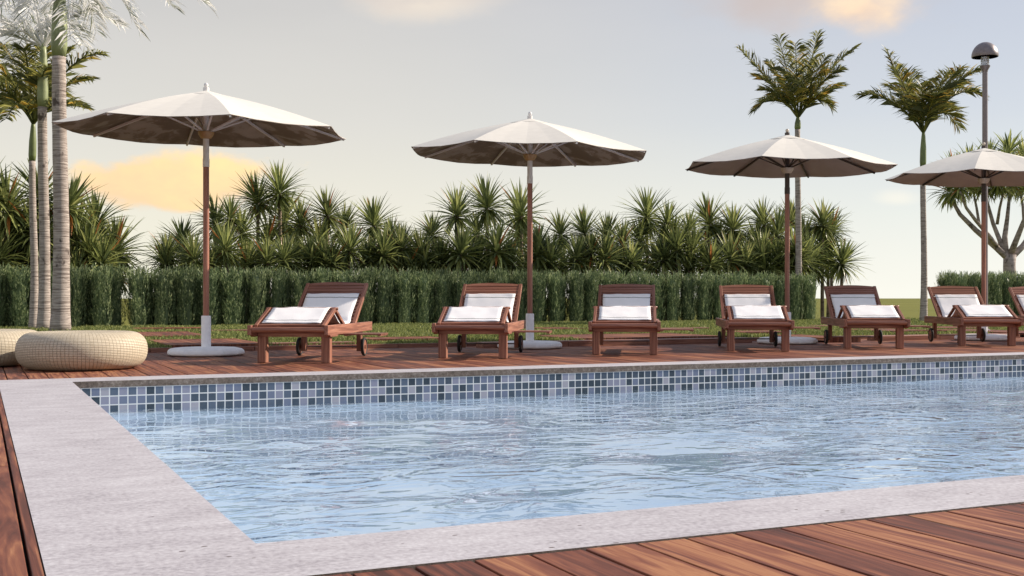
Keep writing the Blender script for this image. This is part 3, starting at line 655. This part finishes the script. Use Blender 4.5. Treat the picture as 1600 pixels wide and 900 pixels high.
# ------------------------------------------------------------------ parasols
def parasol(x, y, Rr, ph, zr, a, b, pale, label):
    root = empty('parasol', (x, y, 0), 0, label=label, cat='parasol', group='parasols along the pool deck')
    m = MB(); m.lathe([(.37, 0), (.405, .008), (.413, .025), (.405, .055), (.38, .074), (.33, .083), (.06, .088)], 12); ob = m.build('base', M['conc'], root, smooth=False, bevel=.012); ob.rotation_euler.z = .25
    m = MB(); m.lathe([(.052, .07), (.052, .42), (.047, .43)], 20); m.build('sleeve', M['conc'], root, smooth=True, angle=40)
    zs = 2.08; pm = M['white'] if pale else M['darkpole']
    m = MB(); m.lathe([(.033, .42), (.033, zs)], 16); m.build('pole', M['pole'], root, smooth=True, angle=40)
    m = MB(); m.lathe([(.037, zs-.03), (.037, zs+.06), (.033, zs+.062), (.033, zr+.47)], 16); m.build('upper_pole', pm, root, smooth=True, angle=40)
    zh = zr-.03
    m = MB(); m.lathe([(.036, zh-.06), (.055, zh-.055), (.085, zh-.01), (.088, zh+.015), (.05, zh+.02), (.036, zh+.02)], 20); m.build('hub', M['brass'] if pale else M['creamhub'], root, smooth=True, angle=40)
    rise = .43
    def V8(i, t, drop=0):          # point on seam i at radius fraction t
        an = ph+PI/4*i; q = Rr*t; X, Y = q*math.cos(an), q*math.sin(an); rr, dd = X, Y
        zz = zr+a*rr+b*dd+rise*(1-t)**1.0+.03*math.sin(PI*t)-drop
        p = RV*rr+DV*dd; return Vector((p.x, p.y, zz))
    m = MB(); top = []; NT_ = 8; SUB = 4
    grid = {}
    def P(i, s, t, drop=0):
        p = V8(i, t, drop).lerp(V8(i+1, t, drop), s/SUB); p.z -= .030*t*math.sin(PI*s/SUB); return p
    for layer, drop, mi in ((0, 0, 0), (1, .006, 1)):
        vv = []; ff = []
        for k in range(NT_+1):
            t = .02+.98*k/NT_
            for i in range(8):
                for s in range(SUB): vv.append(P(i, s, t, drop))
        nn = 8*SUB
        for k in range(NT_):
            for j in range(nn):
                q = (k*nn+j, (k+1)*nn+j, (k+1)*nn+(j+1) % nn, k*nn+(j+1) % nn); ff.append(q if layer == 0 else q[::-1])
        m.add(vv, ff, mi)
    nn = 8*SUB; o0 = NT_*nn; o1 = (NT_+1)*nn+NT_*nn
    # hem joining both layers
    m.f += [(o0+j, o1+j, o1+(j+1) % nn, o0+(j+1) % nn) for j in range(nn)]; m.m += [1]*nn
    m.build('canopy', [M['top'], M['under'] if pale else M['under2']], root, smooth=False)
    m = MB()
    vt = []
    for i in range(8):
        for s in range(2):
            an = ph+PI/4*(i+s/2); q = .27*(1 if s == 0 else .95); p = RV*(q*math.cos(an))+DV*(q*math.sin(an)); vt.append((p.x, p.y, zr+rise-.062+a*q*math.cos(an)+b*q*math.sin(an)))
    m.add(vt+[(0, 0, zr+rise+.012)]+[(v[0], v[1], v[2]-.006) for v in vt], [(j, (j+1) % 16, 16) for j in range(16)]+[(j, 17+j, 17+(j+1) % 16, (j+1) % 16) for j in range(16)])
    m.build('vent', M['top'], root)
    m = MB(); z0 = zr+rise+.008; m.lathe([(.008, z0), (.008, z0+.03), (.020, z0+.045), (.025, z0+.06), (.018, z0+.078), (.004, z0+.086)], 14); m.build('finial', M['white'] if pale else M['creamhub'], root, smooth=True)
    rm = M['white'] if pale else M['darkpole']
    for i in range(8):
        A = V8(i, .03, .022); B = V8(i, .985, .022); m = MB(); m.bar(A, B, .02, .024); rib = m.build('rib', rm, root)
        m = MB(); m.bar(Vector((0, 0, zh)), V8(i, .44, .03), .018, .016); m.build('strut', rm, root)
parasol(2.262, 12.79, 1.565, R(-111.7), 2.445, -.013, .028, True, 'pale ribbed parasol nearest the palm trunks, leftmost of four')
parasol(6.250, 12.934, 1.525, R(-115.3), 2.423, -.022, .022, True, 'pale ribbed parasol between the second and third loungers from left')
parasol(10.081, 12.748, 1.450, R(-115.8), 2.422, -.021, .016, False, 'dark ribbed parasol in front of the tall slim palm')
parasol(13.522, 12.536, 1.410, R(-116.9), 2.407, -.022, .015, False, 'dark ribbed parasol with bright white top before the dragon tree')
# ------------------------------------------------------------------ loungers
def lounger(label):
    r = empty('sun_lounger', (0, 0, 0), 0, label=label, cat='sun lounger', group='wooden sun loungers in a row')
    for sx in (-1, 1):
        m = MB(); x = sx*.372
        m.add([(x-.018, -.24, .272), (x-.018, -.24, .365), (x-.018, 1.62, .365), (x-.018, 1.62, .268), (x-.018, -.16, .268), (x-.018, -.13, .252), (x-.018, .12, .252), (x-.018, .15, .268)] +
              [(x+.018, -.24, .272), (x+.018, -.24, .365), (x+.018, 1.62, .365), (x+.018, 1.62, .268), (x+.018, -.16, .268), (x+.018, -.13, .252), (x+.018, .12, .252), (x+.018, .15, .268)],
              [(0, 1, 2, 3, 7, 6, 5, 4), (8, 12, 13, 14, 15, 11, 10, 9)]+[(a, b, b+8, a+8) for a, b in ((1, 0), (2, 1), (3, 2), (7, 3), (6, 7), (5, 6), (4, 5), (0, 4))])
        m.build('side_rail', M['wy'], r, bevel=.004)
        m = MB(); m.box(sx*.314-.042, sx*.314+.042, -.045, .045, 0, .29); m.build('leg', M['wz'], r, bevel=.005)
        m = MB(); m.box(sx*.305-.024, sx*.305+.024, 1.34, 1.42, .05, .30); m.build('leg', M['wz'], r, bevel=.004)
        W = empty('wheel', (sx*.356, 1.38, .098)); W.parent = r
        m = MB(); prof = [(.078, -.014), (.090, -.017), (.098, -.010), (.098, .010), (.090, .017), (.078, .014)]
        m.lathe(prof, 28, closed=True); m.v = [(z, y, x) for (x, y, z) in m.v]; m.build('tyre', M['rubber'], W, smooth=True)
        m = MB(); m.lathe([(.079, -.009), (.079, .009)], 28); m.lathe([(.02, -.02), (.02, .02)], 14); m.v = [(z, y, x) for (x, y, z) in m.v]; m.build('rim', M['wz'], W)
    m = MB(); m.tube([(-.34, 1.38, .098), (.34, 1.38, .098)], .008, 8); m.build('axle', M['steel'], r)
    m = MB(); m.tube([(-.352, -.21, .322), (.352, -.21, .322)], .027, 14); m.build('front_bar', M['wx'], r, smooth=True, angle=50)
    for (a, b, c_, e) in ((-.05, -.02, .25, .315), (1.56, 1.59, .285, .35), (.62, .645, .27, .325)):
        m = MB(); m.box(-.352, .352, a, b, c_, e); m.build('cross_beam', M['wx'], r, bevel=.003)
    # fixed seat slats
    m = MB(); y = .63
    while y < 1.02: m.box(-.335, .335, y, y+.045, .327, .345); y += .062
    m.build('seat_slats', M['wx'], r, bevel=.002)
    # backrest: stiles and slats in their own tilted frame
    A = Vector((0, 1.04, .352)); B = Vector((0, 1.625, .772)); t = (B-A); Lb = t.length; t.normalize(); ang = math.atan2(t.z, t.y)
    bk = empty('backrest', A); bk.parent = r; bk.rotation_euler = (ang, 0, 0)
    for sx in (-1, 1):
        m = MB(); m.box(sx*.328-.019, sx*.328+.019, -.01, Lb, -.018, .022); m.build('stile', M['wy'], bk, bevel=.004)
    m = MB(); n = 9; y = .01
    while y < Lb-.22: m.box(-.309, .309, y, y+.042, -.008, .010); y += .062
    m.build('slats', M['wx'], bk, bevel=.002)
    m = MB(); m.box(-.309, .309, Lb-.203, Lb-.158, -.01, .016); m.box(-.309, .309, Lb-.151, Lb-.106, -.01, .016); m.box(-.309, .309, Lb-.099, Lb-.054, -.01, .016)
    # arched head slat
    k = 12; f = []
    V = []
    for i in range(k+1):
        x = -.309+.618*i/k; hh = Lb-.006+.030*(1-(x/.309)**2)
        V += [(x, Lb-.045, -.011), (x, hh, -.011), (x, hh, .018), (x, Lb-.045, .018)]
    for i in range(k):
        o = 4*i
        for a, b in ((0, 1), (1, 2), (2, 3), (3, 0)): f.append((o+a, o+b, o+4+b, o+4+a))
    f += [(0, 3, 2, 1), (4*k, 4*k+1, 4*k+2, 4*k+3)]
    m.add(V, f); m.build('head_slats', M['wx'], bk, bevel=.002)
    # raised knee section
    A = Vector((0, -.165, .352)); B = Vector((0, .245, .512)); t = B-A; Lk = t.length; ang = math.atan2(t.z, t.y)
    kn = empty('knee_rest', A); kn.parent = r; kn.rotation_euler = (ang, 0, 0)
    for sx in (-1, 1):
        m = MB(); m.box(sx*.328-.016, sx*.328+.016, -.01, Lk+.005, -.016, .020); m.build('stile', M['wy'], kn, bevel=.003)
    m = MB(); y = .012
    while y < Lk-.03: m.box(-.311, .311, y, y+.042, -.008, .009); y += .060
    m.build('slats', M['wx'], kn, bevel=.002)
    for sx in (-1, 1):
        m = MB(); m.bar((sx*.326, .25, .512), (sx*.326, .60, .352), .03, .032); m.build('knee_strut', M['wy'], r, bevel=.003)
    m = MB(); m.tube([(-.36, .250, .517), (.36, .250, .517)], .014, 10); m.build('knee_hinge', M['wx'], r, smooth=True)
    # slatted pull-out tray at the right-hand side
    m = MB(); y = .34
    while y < .66: m.box(-.1, .77, y, y+.04, .258, .272); y += .058
    m.box(.735, .765, .34, .672, .246, .258); m.box(.40, .43, .34, .672, .246, .258)
    m.build('side_tray', M['wx'], r, bevel=.002)
    return r
def towel_mesh():
    # laid along the knee rest, down behind it, over the seat and up the backrest
    prof = [(-.125, .382), (.0, .431), (.12, .478), (.225, .520), (.262, .528), (.30, .505), (.42, .448), (.54, .392), (.62, .366), (.80, .356), (.98, .358), (1.05, .378)]
    A = Vector((1.04, .352)); B = Vector((1.625, .772)); t = (B-A).normalized(); nrm = Vector((-t.y, t.x))
    Lb = (B-A).length
    for q in (.07, .2, .33, .46, Lb-.212): p = A+t*q+nrm*.024; prof.append((p.x, p.y))
    pts = [Vector((0, a, b)) for a, b in prof]
    # refine
    fine = []; 
    for i in range(len(pts)-1):
        for k in range(5): fine.append(pts[i].lerp(pts[i+1], k/5))
    fine.append(pts[-1]); nx = 14; V = []; uv = []; s = 0
    for i, p in enumerate(fine):
        if i: s += (p-fine[i-1]).length
        for j in range(nx+1):
            u = j/nx; x = -.285+.57*u+.004*math.sin(i*.23+u*2)
            wz = .0075*mnoise.noise(Vector((u*4+i*.05, i*.10, 3.1)))+.0025*mnoise.noise(Vector((u*13, i*.3, 1)))
            e = .006 if False else 0
            V.append((x, p.y+(.006*math.sin(u*4) if i == 0 else 0), p.z+wz)); uv.append((u, s))
    n1 = nx+1; Fc = [(i*n1+j, i*n1+j+1, (i+1)*n1+j+1, (i+1)*n1+j) for i in range(len(fine)-1) for j in range(nx)]
    me = bpy.data.meshes.new('towel'); me.from_pydata(V, [], Fc); me.polygons.foreach_set('use_smooth', [True]*len(Fc))
    l = me.uv_layers.new(name='UVMap'); tot = s
    for lp in me.loops: l.data[lp.index].uv = uv[lp.vertex_index]
    me.materials.append(M['towel']); return me, tot
tme, ttot = towel_mesh()
print('towel length', ttot)
names = ['leftmost', 'second', 'third', 'fourth', 'fifth', 'sixth', 'seventh']
where = ['beside the leftmost parasol base', 'second from left, left of the second parasol pole', 'seen straight on, between the second and third parasols',
         'just left of the third parasol pole', 'in front of the open field gap', 'in front of the rightmost parasol pole', 'cut off by the right edge of the photo']
LX = [(2.77, 10.93), (4.652, 10.98), (6.471, 10.99), (8.289, 11.02), (10.043, 11.03), (11.936, 11.02), (13.56, 11.05)]
proto = None
for i, (x, y) in enumerate(LX):
    lab = 'reddish wood lounger ' + where[i]
    if proto is None: proto = lounger(lab); o = proto
    else: o = copy_tree(proto); o['label'] = lab
    o.location = (x, y, 0); o.rotation_euler = (0, 0, -R(31)+random.uniform(-.008, .008))
    t = bpy.data.objects.new('towel', tme); C.objects.link(t); t.location = o.location; t.rotation_euler = o.rotation_euler
    tag(t, 'white striped towel on the lounger ' + where[i], 'towel', 'striped towels on the loungers')
    sm = t.modifiers.new('thick', 'SOLIDIFY'); sm.thickness = .005; sm.offset = 1
# ------------------------------------------------------------------ poufs
def pouf(loc, label, rz):
    Rm, hh = .552, .325; prof = []
    n = 44
    for i in range(n+1):
        a = -PI/2+PI*i/n; ca = math.cos(a); sa = math.sin(a)
        r = Rm-.165+.165*abs(ca)**.85; z = hh/2+hh/2*(abs(sa)**.92)*(1 if sa > 0 else -1); prof.append((r, z))
    prof = [(.02, .0), (.25, .0)]+prof+[(.30, hh-.004), (.2, hh-.012), (.1, hh-.018), (.012, hh-.02)]
    NA = 96; m = MB(); m.lathe(prof, NA); ob = m.build('wicker_pouf', M['wicker'], None, smooth=True)
    me = ob.data; l = me.uv_layers.new(name='UVMap'); s = [0]
    for i in range(1, len(prof)): s.append(s[-1]+math.hypot(prof[i][0]-prof[i-1][0], prof[i][1]-prof[i-1][1]))
    cols = 104
    for p in me.polygons:
        js = [me.loops[li].vertex_index % NA for li in p.loop_indices]
        wrap = max(js)-min(js) > NA/2 and len(js) == 4
        for li in p.loop_indices:
            vi = me.loops[li].vertex_index; j = vi % NA
            u = (j+NA if wrap and j < NA/2 else j)/NA*cols*1.6; l.data[li].uv = (u, s[vi//NA]/.0235)
    ob.location = loc; ob.rotation_euler.z = rz; return tag(ob, label, 'pouf', 'woven poufs on the deck')
p = at_d(129, 470, 10.22); pouf((p.x, p.y, 0), 'round cream wicker pouf in front, fully seen', .3)
p = at_d(-28, 470, 10.72); pouf((p.x, p.y, 0), 'cream wicker pouf cut off by the left edge of the photo', 1.1)
